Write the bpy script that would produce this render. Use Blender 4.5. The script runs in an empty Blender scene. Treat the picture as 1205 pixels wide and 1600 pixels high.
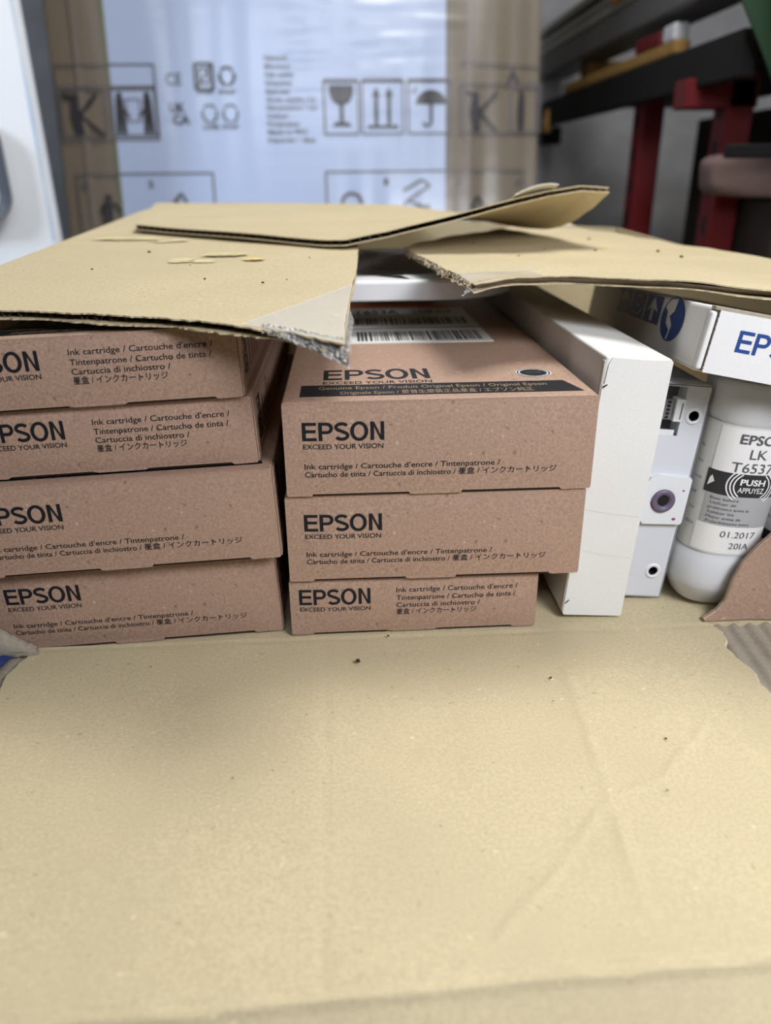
import bpy, bmesh, math, random
from mathutils import Vector, Matrix, noise

S = bpy.context.scene
R = math.radians
PI = math.pi
random.seed(7)

# ------------------------------------------------------------------ camera
cam_d = bpy.data.cameras.new('camera')
cam = bpy.data.objects.new('camera', cam_d)
S.collection.objects.link(cam)
CAM = Vector((0, -.343, .221))
_p, _y, _r = R(23.5), R(2.9), R(-0.6)
_f = Vector((math.sin(_y) * math.cos(_p), math.cos(_y) * math.cos(_p), -math.sin(_p)))
_rt = Vector((math.cos(_y), -math.sin(_y), 0))
_up = _rt.cross(_f)
_r2 = _rt * math.cos(_r) + _up * math.sin(_r)
_u2 = -_rt * math.sin(_r) + _up * math.cos(_r)
cam.matrix_world = Matrix(((_r2.x, _u2.x, -_f.x, CAM.x), (_r2.y, _u2.y, -_f.y, CAM.y), (_r2.z, _u2.z, -_f.z, CAM.z), (0, 0, 0, 1)))
cam_d.sensor_fit = 'AUTO'
cam_d.sensor_width = 36
cam_d.lens = 1203 / 1600 * 36
cam_d.clip_start = .01
cam_d.dof.use_dof = True
cam_d.dof.focus_distance = .375
cam_d.dof.aperture_fstop = cam_d.lens / 4.6
S.camera = cam

# ------------------------------------------------------------------ world, lamps, exposure
W = bpy.data.worlds.new('world')
S.world = W
W.use_nodes = True
W.node_tree.nodes['Background'].inputs[0].default_value = (.80, .86, 1.0, 1)
W.node_tree.nodes['Background'].inputs[1].default_value = .035


def area(name, loc, target, sx, sy, power, col):
    l = bpy.data.lights.new(name, 'AREA')
    l.shape = 'RECTANGLE'
    l.size, l.size_y = sx, sy
    l.energy = power
    l.color = col
    o = bpy.data.objects.new(name, l)
    o.location = loc
    o.rotation_euler = (Vector(target) - Vector(loc)).to_track_quat('-Z', 'Y').to_euler()
    S.collection.objects.link(o)
    return o


area('ceiling_lamp', (.20, .33, 1.05), (.0, .2, 0), .44, .36, 7.6, (1, .975, .93))
area('front_fill_light', (.32, -.42, .45), (.08, .0, .08), .2, .2, 3.3, (.93, .95, 1.0))  # unseen fill light added beside the camera to brighten the front faces
area('window_behind', (.0, -1.6, 1.5), (.0, 1.0, .4), 1.1, .45, 9.0, (.84, .90, 1.0))
area('window_left', (-1.4, -.5, 1.2), (-.55, .75, .3), .5, .5, 1.5, (.80, .88, 1.0)).data.spread = R(44)
area('ceiling_lamp_rear', (.75, .75, 2.1), (.75, 1.3, .3), .4, .4, 5, (1, .98, .95))

S.view_settings.view_transform = 'Standard'
S.view_settings.look = 'None'
S.view_settings.gamma = 1
S.view_settings.use_curve_mapping = False
S.view_settings.exposure = 0.08


# ------------------------------------------------------------------ materials
def mat(name, col, rough=.7, spec=.3, metal=0.0, trans=0.0, alpha=1.0, sss=0.0):
    m = bpy.data.materials.new(name)
    m.use_nodes = True
    b = m.node_tree.nodes['Principled BSDF']
    b.inputs['Base Color'].default_value = (*col, 1)
    b.inputs['Roughness'].default_value = rough
    b.inputs['Specular IOR Level'].default_value = spec
    b.inputs['Metallic'].default_value = metal
    b.inputs['Transmission Weight'].default_value = trans
    b.inputs['Alpha'].default_value = alpha
    if sss:
        b.inputs['Subsurface Weight'].default_value = sss
        b.inputs['Subsurface Radius'].default_value = (.01, .01, .01)
        b.inputs['Subsurface Scale'].default_value = .4
    return m


def grain(m, amount=.12, scale=900, fleck=.5, bump=.25, blotch=.06, bdist=.0004, light_fleck=True):
    """paper fibre: fine mottling, dark and pale flecks, slight bump"""
    nt = m.node_tree
    N, L = nt.nodes, nt.links
    b = N['Principled BSDF']
    col = tuple(b.inputs['Base Color'].default_value)
    tc = N.new('ShaderNodeTexCoord')

    def nz(sc, det):
        n = N.new('ShaderNodeTexNoise')
        n.inputs['Scale'].default_value = sc
        n.inputs['Detail'].default_value = det
        L.new(tc.outputs['Object'], n.inputs['Vector'])
        return n

    def mapr(src, a, c, lo, hi):
        r = N.new('ShaderNodeMapRange')
        r.inputs[1].default_value, r.inputs[2].default_value = a, c
        r.inputs[3].default_value, r.inputs[4].default_value = lo, hi
        L.new(src, r.inputs[0])
        return r.outputs[0]

    def mixc(fac, a, bcol, mode='MIX'):
        x = N.new('ShaderNodeMix')
        x.data_type = 'RGBA'
        x.blend_type = mode
        L.new(fac, x.inputs[0])
        if isinstance(a, tuple):
            x.inputs[6].default_value = a
        else:
            L.new(a, x.inputs[6])
        x.inputs[7].default_value = bcol
        return x.outputs[2]
    n1 = nz(scale, 3)
    n2 = nz(scale * .35, 2)
    n3 = nz(14, 3)
    c = tuple(x * (1 - amount) for x in col[:3]) + (1,)
    d = tuple(min(1, x * (1 + amount)) for x in col[:3]) + (1,)
    out = mixc(mapr(n1.outputs[0], .3, .7, 0, 1), c, d)
    e = tuple(x * (1 - blotch * 2) for x in col[:3]) + (1,)
    out = mixc(mapr(n3.outputs[0], .35, .7, 0, .6), out, e)
    if fleck:
        dk = tuple(x * .45 for x in col[:3]) + (1,)
        out = mixc(mapr(n2.outputs[0], .69, .75, 0, fleck), out, dk)
        if light_fleck:
            lt = tuple(min(1, x * 1.45 + .03) for x in col[:3]) + (1,)
            n4 = nz(scale * .28, 1)
            out = mixc(mapr(n4.outputs[0], .27, .22, 0, fleck), out, lt)
    L.new(out, b.inputs['Base Color'])
    if bump:
        bp = N.new('ShaderNodeBump')
        bp.inputs['Strength'].default_value = bump
        bp.inputs['Distance'].default_value = bdist
        L.new(n2.outputs[0], bp.inputs['Height'])
        L.new(bp.outputs[0], b.inputs['Normal'])
    return m


M = {}
M['kraft'] = grain(mat('kraft_cardboard', (.57, .48, .305), .8, .15), .12, 700, .45, .3)
M['kraft_core'] = grain(mat('corrugated_core', (.27, .215, .165), .9, .1), .2, 700, .3, .3)
M['kraft_torn'] = grain(mat('torn_inner_ply', (.36, .315, .25), .95, .05), .15, 500, .4, .5)
M['kraft_fuzz'] = grain(mat('torn_paper_fibre', (.66, .56, .40), .95, .05), .12, 600, .2, .5)
M['peeled_paper'] = grain(mat('peeled_paper', (.80, .77, .68), .9, .1), .05, 400, 0, .3)
M['brown'] = grain(mat('brown_carton_board', (.415, .272, .200), .55, .4), .22, 800, .7, .25)
M['brown_edge'] = grain(mat('brown_board_cut_edge', (.30, .19, .12), .9, .1), .1, 900, .2, .1)
M['slot'] = mat('slot_shadow_board', (.03, .02, .015), .9, .05)
M['ink'] = mat('black_print', (.012, .012, .016), .55, .25)
M['tan_on_black'] = mat('tan_print', (.30, .22, .14), .7, .2)
M['white_card'] = grain(mat('white_card', (.78, .77, .74), .6, .25), .03, 700, .06, .12, .04, light_fleck=False)
M['white_corr'] = grain(mat('white_corrugated_liner', (.78, .77, .76), .65, .2), .02, 700, .05, .12, .03, light_fleck=False)
M['card_crease'] = mat('card_crease', (.62, .58, .52), .8, .1)
M['blue_ink'] = mat('blue_print', (.018, .06, .24), .5, .25)
M['sticker'] = mat('white_sticker', (.76, .77, .74), .45, .35)
M['orange'] = mat('orange_print', (.72, .16, .05), .5, .25)
M['grey_print'] = mat('grey_print', (.10, .10, .11), .6, .2)
M['plastic'] = mat('light_grey_plastic', (.62, .63, .67), .38, .45)
M['plastic_lt'] = mat('pale_grey_plastic', (.72, .73, .75), .4, .45)
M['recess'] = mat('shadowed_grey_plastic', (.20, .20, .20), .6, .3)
M['hole'] = mat('dark_hole_liner', (.012, .011, .014), .6, .3)
M['rubber'] = mat('violet_grey_rubber_seal', (.13, .105, .16), .4, .4)
M['magenta'] = mat('magenta_ink_stain', (.32, .03, .16), .5, .3)
M['bottle'] = mat('milky_plastic', (.62, .63, .65), .28, .5, sss=.3)
M['label_side'] = mat('label_paper', (.66, .66, .63), .5, .3)
M['label_white'] = mat('label_white', (.80, .79, .78), .35, .4)
M['label_grey'] = mat('label_silver_grey', (.40, .40, .41), .35, .45)
M['label_black'] = mat('label_black', (.03, .03, .034), .35, .4)
M['white_lid'] = mat('white_lid_plastic', (.80, .82, .84), .35, .45)
M['appliance'] = mat('white_enamel', (.86, .89, .94), .4, .4)
M['handle_grey'] = mat('grey_handle_plastic', (.13, .14, .16), .5, .3)
M['stripe_blue'] = mat('pale_blue_stripe', (.42, .57, .76), .5, .3)
M['bg_kraft'] = grain(mat('printed_carton_kraft', (.255, .20, .135), .75, .2), .05, 200, 0, 0)
M['bg_white'] = mat('white_packing_sheet', (.57, .66, .88), .5, .35)
M['bg_edge'] = mat('sheet_edge_green', (.22, .24, .08), .6, .2)
M['bg_ink'] = mat('carton_print', (.035, .03, .03), .6, .2)
M['bg_ink_soft'] = mat('carton_print_thin', (.14, .12, .12), .6, .2)
M['wall'] = grain(mat('grey_plaster', (.55, .55, .56), .9, .1), .06, 40, 0, .2, .12, .003)
M['floor'] = grain(mat('grey_concrete', (.16, .155, .15), .85, .2), .1, 60, 0, .2, .1, .002)
M['red'] = mat('red_painted_steel', (.13, .006, .008), .5, .35)
M['steel'] = mat('dull_steel', (.16, .16, .16), .5, .4, .5)
M['alu'] = mat('aluminium_profile', (.36, .36, .30), .4, .4, .6)
M['dark_steel'] = mat('black_steel', (.011, .010, .010), .7, .2)
M['wood'] = grain(mat('yellowed_wood', (.34, .20, .06), .7, .2), .15, 60, 0, .1)
M['orange_cap'] = mat('orange_plastic', (.7, .25, .03), .5, .3)
M['green'] = mat('green_plastic_sheet', (.018, .05, .022), .6, .25)
M['sack'] = grain(mat('dusty_pink_cloth', (.20, .14, .13), .95, .1), .1, 80, 0, .4, .1, .004)
M['rack_shade'] = grain(mat('painted_rack_shade', (.05, .04, .035), .85, .1), .1, 60, 0, 0)  # near-black colour that paints in the shade under the rack
M['blue_bag'] = mat('blue_plastic', (.015, .045, .20), .35, .45)
M['grey_film'] = mat('grey_film', (.38, .36, .34), .35, .5, alpha=.85)
M['dirt'] = mat('dry_dirt', (.045, .035, .025), .95, .05)
M['chalk'] = mat('yellow_stain', (.80, .62, .22), .85, .1)
M['chalk_pale'] = mat('pale_yellow_stain', (.70, .62, .36), .85, .1)
M['tape'] = mat('clear_packing_tape', (.85, .83, .78), .16, .6, alpha=.38)
M['tape_dirty'] = grain(mat('crumpled_tape', (.50, .47, .44), .22, .7, alpha=.9), .2, 300, .3, .9, .1, .002)


def film_material():
    m = bpy.data.materials.new('stretch_film')
    m.use_nodes = True
    nt = m.node_tree
    N, L = nt.nodes, nt.links
    N.clear()
    out = N.new('ShaderNodeOutputMaterial')
    tr = N.new('ShaderNodeBsdfTransparent')
    tr.inputs[0].default_value = (.95, .96, .98, 1)
    gl = N.new('ShaderNodeBsdfGlossy')
    gl.inputs['Roughness'].default_value = .25
    mix = N.new('ShaderNodeMixShader')
    mix.inputs[0].default_value = .07
    L.new(tr.outputs[0], mix.inputs[1])
    L.new(gl.outputs[0], mix.inputs[2])
    L.new(mix.outputs[0], out.inputs[0])
    return m


M['film'] = film_material()


# ------------------------------------------------------------------ mesh building helpers
class MB:
    """collects shapes with material names and links them as one mesh object"""

    def __init__(self):
        self.v, self.f, self.m, self.s = [], [], [], []

    def add(self, verts, faces, m, smooth=False):
        o = len(self.v)
        self.v += [tuple(p) for p in verts]
        for f in faces:
            self.f.append(tuple(i + o for i in f))
            self.m.append(m)
            self.s.append(smooth)

    def bm(self, b, m, mtx=None, smooth=False):
        b.verts.index_update()
        vs = [(mtx @ v.co if mtx else v.co.copy()) for v in b.verts]
        self.add(vs, [[v.index for v in f.verts] for f in b.faces], m, smooth)
        b.free()

    def box(self, x0, x1, y0, y1, z0, z1, m, r=0.0, seg=2, mtx=None, smooth=False):
        b = bmesh.new()
        bmesh.ops.create_cube(b, size=1)
        for v in b.verts:
            v.co = Vector((x0 if v.co.x < 0 else x1, y0 if v.co.y < 0 else y1, z0 if v.co.z < 0 else z1))
        if r:
            bmesh.ops.bevel(b, geom=list(b.edges), offset=r, segments=seg, profile=.5, affect='EDGES')
        self.bm(b, m, mtx, smooth)

    def prism(self, pts, fn0, fn1, m, smooth=False):
        """closed outline pts extruded between two mapping functions (u, v) -> point"""
        n = len(pts)
        vs = [fn0(*p) for p in pts] + [fn1(*p) for p in pts]
        fs = [list(range(n)), list(range(2 * n - 1, n - 1, -1))]
        fs += [[i, (i + 1) % n + 0, (i + 1) % n + n, i + n][::-1] for i in range(n)]
        self.add(vs, fs, m, smooth)

    def poly(self, pts, fn, m):
        self.add([fn(*p) for p in pts], [list(range(len(pts)))], m)

    def strip(self, a, b, fn, m):
        """quads between two matching polylines"""
        n = len(a)
        self.add([fn(*p) for p in a] + [fn(*p) for p in b], [[i, i + 1, i + 1 + n, i + n] for i in range(n - 1)], m)

    def ring(self, cx, cy, r0, r1, fn, m, n=40, ax=1.0, a0=0.0, a1=2 * PI):
        A = [(cx + ax * r0 * math.cos(a0 + (a1 - a0) * i / n), cy + r0 * math.sin(a0 + (a1 - a0) * i / n)) for i in range(n + 1)]
        B = [(cx + ax * r1 * math.cos(a0 + (a1 - a0) * i / n), cy + r1 * math.sin(a0 + (a1 - a0) * i / n)) for i in range(n + 1)]
        self.strip(A, B, fn, m)

    def disc(self, cx, cy, r, fn, m, n=32, ax=1.0):
        self.poly([(cx + ax * r * math.cos(2 * PI * i / n), cy + r * math.sin(2 * PI * i / n)) for i in range(n)], fn, m)

    def line(self, pts, w, fn, m):
        for (ax, ay), (bx, by) in zip(pts, pts[1:]):
            dx, dy = bx - ax, by - ay
            l = math.hypot(dx, dy) or 1
            nx, ny = -dy / l * w / 2, dx / l * w / 2
            self.poly([(ax + nx, ay + ny), (ax - nx, ay - ny), (bx - nx, by - ny), (bx + nx, by + ny)], fn, m)

    def frame(self, x0, y0, x1, y1, w, fn, m):
        self.line([(x0, y0), (x1, y0), (x1, y1), (x0, y1), (x0, y0)], w, fn, m)

    def text(self, s, x0, y0, width, cap, fn, m, bold=0.0, shear=0.0):
        vs, fs, x_min, x_max, _ = glyphs(s, bold)
        hcap = glyphs('H', bold)[4]
        sx = (width / (x_max - x_min)) if width else cap / hcap
        sy = cap / hcap
        self.add([fn(x0 + (x - x_min) * sx + shear * y * sy, y0 + y * sy) for x, y in vs], fs, m)

    def logo(self, x0, y0, width, cap, fn, m):
        """the bold five-letter word mark, drawn stroke by stroke"""
        k = width / 4.2
        g = lambda x, y: fn(x0 + x * k, y0 + y * cap)
        sv, sh = .19, .165
        b0, b1 = .5 - sh / 2 + .02, .5 + sh / 2 + .02
        for q in ([(0, 0), (sv, 0), (sv, 1), (0, 1)], [(sv, 0), (.74, 0), (.74, sh), (sv, sh)], [(sv, b0), (.70, b0), (.70, b1), (sv, b1)], [(sv, 1 - sh), (.74, 1 - sh), (.74, 1), (sv, 1)]):
            self.poly(q, g, m)
        px = .84
        self.poly([(px, 0), (px + sv, 0), (px + sv, 1), (px, 1)], g, m)
        r1, cy = .31, .69
        A = [(px + sv, 1)] + [(px + .44 + .31 * math.sin(a), cy + r1 * math.cos(a)) for a in [PI * i / 18 for i in range(19)]] + [(px + sv, cy - r1)]
        B = [(px + sv, 1 - sh)] + [(px + .42 + .15 * math.sin(a), cy + (r1 - sh) * math.cos(a)) for a in [PI * i / 18 for i in range(19)]] + [(px + sv, cy - r1 + sh)]
        self.strip(A, B, g, m)
        c = []
        cx = 2.03
        for i in range(15):
            a = R(25 + (270 - 25) * i / 14)
            c.append((cx + .29 * math.cos(a), .73 + .19 * math.sin(a)))
        for i in range(15):
            a = R(90 - (90 + 155) * i / 14)
            c.append((cx + .30 * math.cos(a), .285 + .20 * math.sin(a)))
        c = c[:12] + c[18:]
        A, B = [], []
        for i, p in enumerate(c):
            q0, q1 = c[max(i - 1, 0)], c[min(i + 1, len(c) - 1)]
            dx, dy = q1[0] - q0[0], q1[1] - q0[1]
            l = math.hypot(dx, dy) or 1
            w = .088
            A.append((p[0] - dy / l * w, p[1] + dx / l * w))
            B.append((p[0] + dy / l * w, p[1] - dx / l * w))
        self.strip(A, B, g, m)
        n = 48
        A = [(2.92 + .46 * math.cos(2 * PI * i / n), .5 + .53 * math.sin(2 * PI * i / n)) for i in range(n + 1)]
        B = [(2.92 + .27 * math.cos(2 * PI * i / n), .5 + .365 * math.sin(2 * PI * i / n)) for i in range(n + 1)]
        self.strip(A, B, g, m)
        for q in ([(3.49, 0), (3.49 + sv, 0), (3.49 + sv, 1), (3.49, 1)], [(4.2 - sv, 0), (4.2, 0), (4.2, 1), (4.2 - sv, 1)], [(3.49 + sv, 1), (3.49 + sv, .72), (4.2 - sv, 0), (4.2 - sv, .28)]):
            self.poly(q, g, m)

    def grid(self, P, nu, nv, m, smooth=True, flip=False):
        vs = [P(i / nu, j / nv) for j in range(nv + 1) for i in range(nu + 1)]
        w = nu + 1
        fs = []
        for j in range(nv):
            for i in range(nu):
                q = [j * w + i, j * w + i + 1, (j + 1) * w + i + 1, (j + 1) * w + i]
                fs.append(q[::-1] if flip else q)
        self.add(vs, fs, m, smooth)

    def slab(self, P, nu, nv, t0, t1, m, N):
        """closed slab between offsets t0 > t1 along normal N(u, v)"""
        w = nu + 1
        top, bot = [], []
        for j in range(nv + 1):
            for i in range(nu + 1):
                u, v = i / nu, j / nv
                p, n = P(u, v), N(u, v)
                top.append(p + n * t0)
                bot.append(p + n * t1)
        k = len(top)
        fs = []
        for j in range(nv):
            for i in range(nu):
                q = [j * w + i, j * w + i + 1, (j + 1) * w + i + 1, (j + 1) * w + i]
                fs.append(q)
                fs.append([x + k for x in q[::-1]])
        self.add(top + bot, fs, m, True)
        rim = [i for i in range(w)] + [j * w + nu for j in range(1, nv + 1)] + [nv * w + i for i in range(nu - 1, -1, -1)] + [j * w for j in range(nv - 1, 0, -1)]
        n = len(rim)
        vs = [top[i] for i in rim] + [bot[i] for i in rim]
        self.add(vs, [[i, i + n, (i + 1) % n + n, (i + 1) % n] for i in range(n)], m, False)

    def lathe(self, prof, m, n=48, fn=None, smooth=True, super_n=2.0, close=True):
        """profile of (radius, z); fn maps a local point to place"""
        vs, fs = [], []
        for r, z in prof:
            for i in range(n):
                a = 2 * PI * i / n
                c, s_ = math.cos(a), math.sin(a)
                k = (abs(c) ** super_n + abs(s_) ** super_n) ** (-1 / super_n)
                p = Vector((r * k * c, r * k * s_, z))
                vs.append(fn(p) if fn else p)
        for j in range(len(prof) - 1):
            for i in range(n):
                fs.append([j * n + i, j * n + (i + 1) % n, (j + 1) * n + (i + 1) % n, (j + 1) * n + i])
        if close:
            fs.append(list(range(n))[::-1])
            fs.append([(len(prof) - 1) * n + i for i in range(n)])
        self.add(vs, fs, m, smooth)

    def build(self, name, parent=None, autosmooth=False):
        me = bpy.data.meshes.new(name)
        me.from_pydata(self.v, [], self.f)
        names = []
        for x in self.m:
            if x not in names:
                names.append(x)
        for x in names:
            me.materials.append(M[x])
        me.polygons.foreach_set('material_index', [names.index(x) for x in self.m])
        me.polygons.foreach_set('use_smooth', self.s)
        me.update()
        o = bpy.data.objects.new(name, me)
        S.collection.objects.link(o)
        if parent:
            o.parent = parent
        return o


_gl = {}


def glyphs(s, bold):
    k = (s, bold)
    if k in _gl:
        return _gl[k]
    cu = bpy.data.curves.new('lettering', 'FONT')
    cu.body = s
    cu.size = 1
    cu.offset = bold
    cu.resolution_u = 3
    o = bpy.data.objects.new('lettering', cu)
    S.collection.objects.link(o)
    bpy.context.view_layer.update()
    me = bpy.data.meshes.new_from_object(o.evaluated_get(bpy.context.evaluated_depsgraph_get()))
    vs = [(v.co.x, v.co.y) for v in me.vertices]
    fs = [list(p.vertices) for p in me.polygons]
    bpy.data.objects.remove(o)
    bpy.data.curves.remove(cu)
    bpy.data.meshes.remove(me)
    xs = [v[0] for v in vs] or [0, 1]
    ys = [v[1] for v in vs] or [0, 1]
    _gl[k] = (vs, fs, min(xs), max(xs), max(ys))
    return _gl[k]


def tag(o, label, cat, group=None, kind=None):
    o['label'] = label
    o['category'] = cat
    if group:
        o['group'] = group
    if kind:
        o['kind'] = kind
    return o


def root(name, loc, rot=(0, 0, 0)):
    o = bpy.data.objects.new(name, None)
    o.empty_display_size = .02
    o.location = loc
    o.rotation_euler = rot
    S.collection.objects.link(o)
    return o


def structure(o):
    o['kind'] = 'structure'
    return o


def fbm(x, y, z=0.0):
    return noise.noise(Vector((x, y, z)))


def lerp(a, b, t):
    return a + (b - a) * t


def polyline(pts):
    """piecewise linear function of t in 0..1 over points, by chord length"""
    pts = [Vector(p) for p in pts]
    d = [0]
    for a, b in zip(pts, pts[1:]):
        d.append(d[-1] + (b - a).length)
    T = d[-1]

    def f(t):
        x = min(max(t, 0), 1) * T
        for i in range(len(pts) - 1):
            if x <= d[i + 1] or i == len(pts) - 2:
                k = (x - d[i]) / max(d[i + 1] - d[i], 1e-9)
                return pts[i].lerp(pts[i + 1], k)
    return f


def normal_of(P):
    def N(u, v):
        e = .01
        u0, u1, v0, v1 = max(u - e, 0), min(u + e, 1), max(v - e, 0), min(v + e, 1)
        n = (P(u1, v) - P(u0, v)).cross(P(u, v1) - P(u, v0))
        if n.z < 0:
            n = -n
        return n.normalized()
    return N


def corrugated(mb, P, nu, nv, t=.0042, waves=60, along='u', jag=(.0, .0, .0, .0), scale=(.2, .2), seed=0, top='kraft', bottom='kraft', inset=.006):
    """a sheet of corrugated board: two liners and a wavy core; jag = ragged amounts (u0, u1, v0, v1) as fractions"""
    Ns = normal_of(P)

    def ragged(off):
        def Q(u, v):
            def j(a, amount, k):
                return amount * (.55 * fbm(a * 9, k + off, seed) + .3 * fbm(a * 31, k + off, seed + 3) + .25 * fbm(a * 90, k, off + seed) + .4)
            uu = lerp(j(v, jag[0], 1.3), 1 - j(v, jag[1], 5.1), u)
            vv = lerp(j(u, jag[2], 9.7), 1 - j(u, jag[3], 14.2), v)
            return P(uu, vv)
        return Q
    Qt, Qb = ragged(0.0), ragged(40.0)
    mb.slab(Qt, nu, nv, 0, -.0007, top, Ns)
    mb.slab(Qb, nu, nv, -t + .0007, -t, bottom, Ns)
    h = (t - .0014) / 2
    n_w = waves * 6

    def core(u, v):
        uu, vv = lerp(inset, 1 - inset, u), lerp(inset, 1 - inset, v)
        ph = 2 * PI * waves * (uu if along == 'u' else vv)
        return P(uu, vv) + Ns(uu, vv) * (-t / 2 + h * math.sin(ph))
    if along == 'u':
        mb.grid(core, n_w, 10, 'kraft_core')
    else:
        mb.grid(core, 10, n_w, 'kraft_core')


# ------------------------------------------------------------------ the room
b = MB()
b.box(-2.2, 1.9, -1.9, 1.62, -.36, -.306, 'floor')
structure(b.build('floor'))
b = MB()
b.box(-2.2, 1.9, 1.56, 1.62, -.306, 2.4, 'wall')
structure(b.build('wall_back'))
b = MB()
b.box(1.35, 1.41, -1.9, 1.56, -.306, 2.4, 'wall')
structure(b.build('wall_right'))

# ------------------------------------------------------------------ printed carton behind, leaning on the wall
LEAN = R(8.0)
bg = root('appliance_carton', (0, .94, -.306), (-LEAN, 0, 0))
tag(bg, 'tall printed shipping carton with a blue white front sheet, standing behind the open carton', 'carton')
BW0, BW1, BH = -.438, .322, 1.18
b = MB()
b.box(BW0, BW1, 0, .40, 0, BH, 'bg_kraft', .004, 2)
b.build('carton_body', bg)
b = MB()
b.box(-.348, .172, -.004, -.0002, .01, BH - .01, 'bg_white', .001, 1)
b.box(-.3515, -.348, -.0045, -.0002, .01, BH - .01, 'bg_edge')
b.box(.172, .1745, -.0045, -.0002, .01, BH - .01, 'bg_ink_soft')
b.build('front_sheet', bg)


def face(px, py):
    """print grid of the carton face: column, row (0..1205, 0..400) -> local point on the face"""
    x = BW0 + (px - 90) / (842 - 90) * (BW1 - BW0)
    s = .78735 - py * .000922
    return Vector((x, -.0052, s * 1.0))


ink, soft = 'bg_ink', 'bg_ink_soft'
b = MB()
# frames with crossed-out handling marks
b.frame(96, 100, 246, 214, 3, face, soft)
b.line([(96, 133), (246, 133)], 3, face, soft)
for x in (101, 178):
    b.frame(x, 137, x + 66, 208, 3, face, soft)
b.line([(105, 145), (122, 152)], 7, face, ink)
b.poly([(117, 145), (127, 145), (129, 170), (134, 207), (120, 207), (114, 180)], face, ink)
b.line([(156, 143), (124, 182)], 6, face, ink)
b.line([(124, 172), (163, 208)], 6, face, ink)
for x, sgn in ((190, 1), (232, -1)):
    b.disc(x, 146, 5, face, ink, 12)
    b.poly([(x - 6, 150), (x + 6, 150), (x + 7, 172), (x + 8, 205), (x + 1, 205), (x, 184), (x - 1, 205), (x - 8, 205), (x - 7, 172)], face, ink)
    b.line([(x, 160), (x + sgn * 14, 180)], 4, face, ink)
b.frame(200, 152, 220, 186, 2, face, soft)
# marks in the middle
b.text('CE', 263, 131, 24, -18, face, ink, .0)
b.frame(308, 99, 334, 138, 5, face, ink)
b.frame(314, 106, 328, 128, 3, face, ink)
b.line([(309, 137), (333, 100)], 3, face, ink)
b.text('UK', 265, 172, 24, -14, face, ink, .03)
b.text('CA', 269, 191, 26, -15, face, ink, .03)
for (x, y) in ((356, 118), (326, 175), (358, 175)):
    for k in range(3):
        a = PI / 2 + k * 2 * PI / 3
        c = [(x + 14 * math.cos(a + d) * .8, y - 14 * math.sin(a + d)) for d in (-.9, -.3, .3, .9)]
        b.line(c, 5 if y < 150 else 3, face, ink)
for x, y, s_ in ((310, 145, 'PAP'), (343, 145, 'PAP'), (314, 199, 'LDPE'), (345, 199, 'PAP')):
    b.text(s_, x, y, 25, -7, face, ink, .02)
rows = ['Network', 'Monitor', 'Net weight', 'Dimensions', 'Model name', 'Gross weight / kg', 'Dimensions / cm', 'Colour', 'Production', 'Made in PRC', 'Importer / date']
wid = [36, 40, 44, 40, 36, 76, 78, 34, 50, 62, 74]
for k in range(11):
    b.text(rows[k], 414, 94 + k * 12.6, wid[k], -7.5, face, soft, .02)
# glass, arrows, umbrella
for x0, x1 in ((503, 556), (562, 626), (634, 700)):
    b.frame(x0, 124, x1, 208, 3, face, soft)
    b.line([(x0, 127), (x1, 127)], 3, face, ink)
gx = 530
b.poly([(gx - 19, 132), (gx + 19, 132)] + [(gx + 19 * math.cos(a), 140 + 23 * math.sin(a)) for a in [PI * i / 14 for i in range(15)]], face, ink)
b.line([(gx, 160), (gx, 190)], 6, face, ink)
b.poly([(gx - 15, 196), (gx + 15, 196), (gx + 10, 189), (gx - 10, 189)], face, ink)
for x in (584, 604):
    b.line([(x, 146), (x, 195)], 6, face, ink)
    b.poly([(x - 7, 150), (x, 135), (x + 7, 150)], face, ink)
b.line([(570, 197), (618, 197)], 5, face, ink)
ux = 670
b.poly([(ux + 24 * math.cos(a), 162 - 22 * math.sin(a)) for a in [PI * i / 18 for i in range(19)]], face, ink)
b.line([(ux, 162), (ux, 190)], 5, face, ink)
b.ring(ux - 6, 190, 4, 8, face, ink, 12, 1, 0, PI)
b.line([(647, 136), (642, 146)], 3, face, soft)
# right-hand handling frame
b.line([(716, 98), (842, 106)], 3, face, soft)
b.frame(716, 132, 842, 208, 3, face, soft)
b.poly([(788, 131), (798, 106), (808, 131), (803, 131), (798, 117), (793, 131)], face, ink)
b.line([(724, 144), (742, 150)], 6, face, ink)
b.poly([(735, 144), (744, 144), (746, 172), (748, 205), (736, 205), (730, 176)], face, ink)
b.line([(774, 143), (743, 178)], 5, face, ink)
b.line([(743, 170), (774, 206)], 5, face, ink)
b.frame(796, 137, 838, 207, 3, face, soft)
b.disc(812, 146, 4, face, ink, 12)
b.poly([(808, 150), (817, 150), (818, 175), (817, 204), (808, 204), (806, 175)], face, ink)
# lower row of instruction panels
b.frame(112, 268, 324, 420, 3, face, soft)
b.text('2', 222, 290, 9, -11, face, soft, .04)
b.text('1', 120, 290, 7, -11, face, soft, .04)
b.line([(248, 330), (272, 300), (288, 330)], 5, face, soft)
b.line([(240, 330), (268, 312)], 5, face, soft)
b.disc(158, 306, 6, face, ink, 12)
b.line([(145, 330), (150, 316), (168, 316), (176, 330)], 6, face, ink)
b.line([(158, 316), (158, 372)], 10, face, ink)
b.line([(150, 322), (148, 372)], 4, face, ink)
b.frame(502, 268, 820, 420, 3, face, soft)
b.text('1', 594, 290, 7, -11, face, soft, .04)
b.text('3', 710, 290, 9, -11, face, soft, .04)
b.ring(542, 318, 12, 18, face, soft, 20)
b.line([(530, 335), (556, 335)], 5, face, soft)
b.line([(625, 300), (655, 282), (668, 292), (632, 316), (668, 330), (624, 336), (630, 316)], 4, face, ink)
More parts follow.
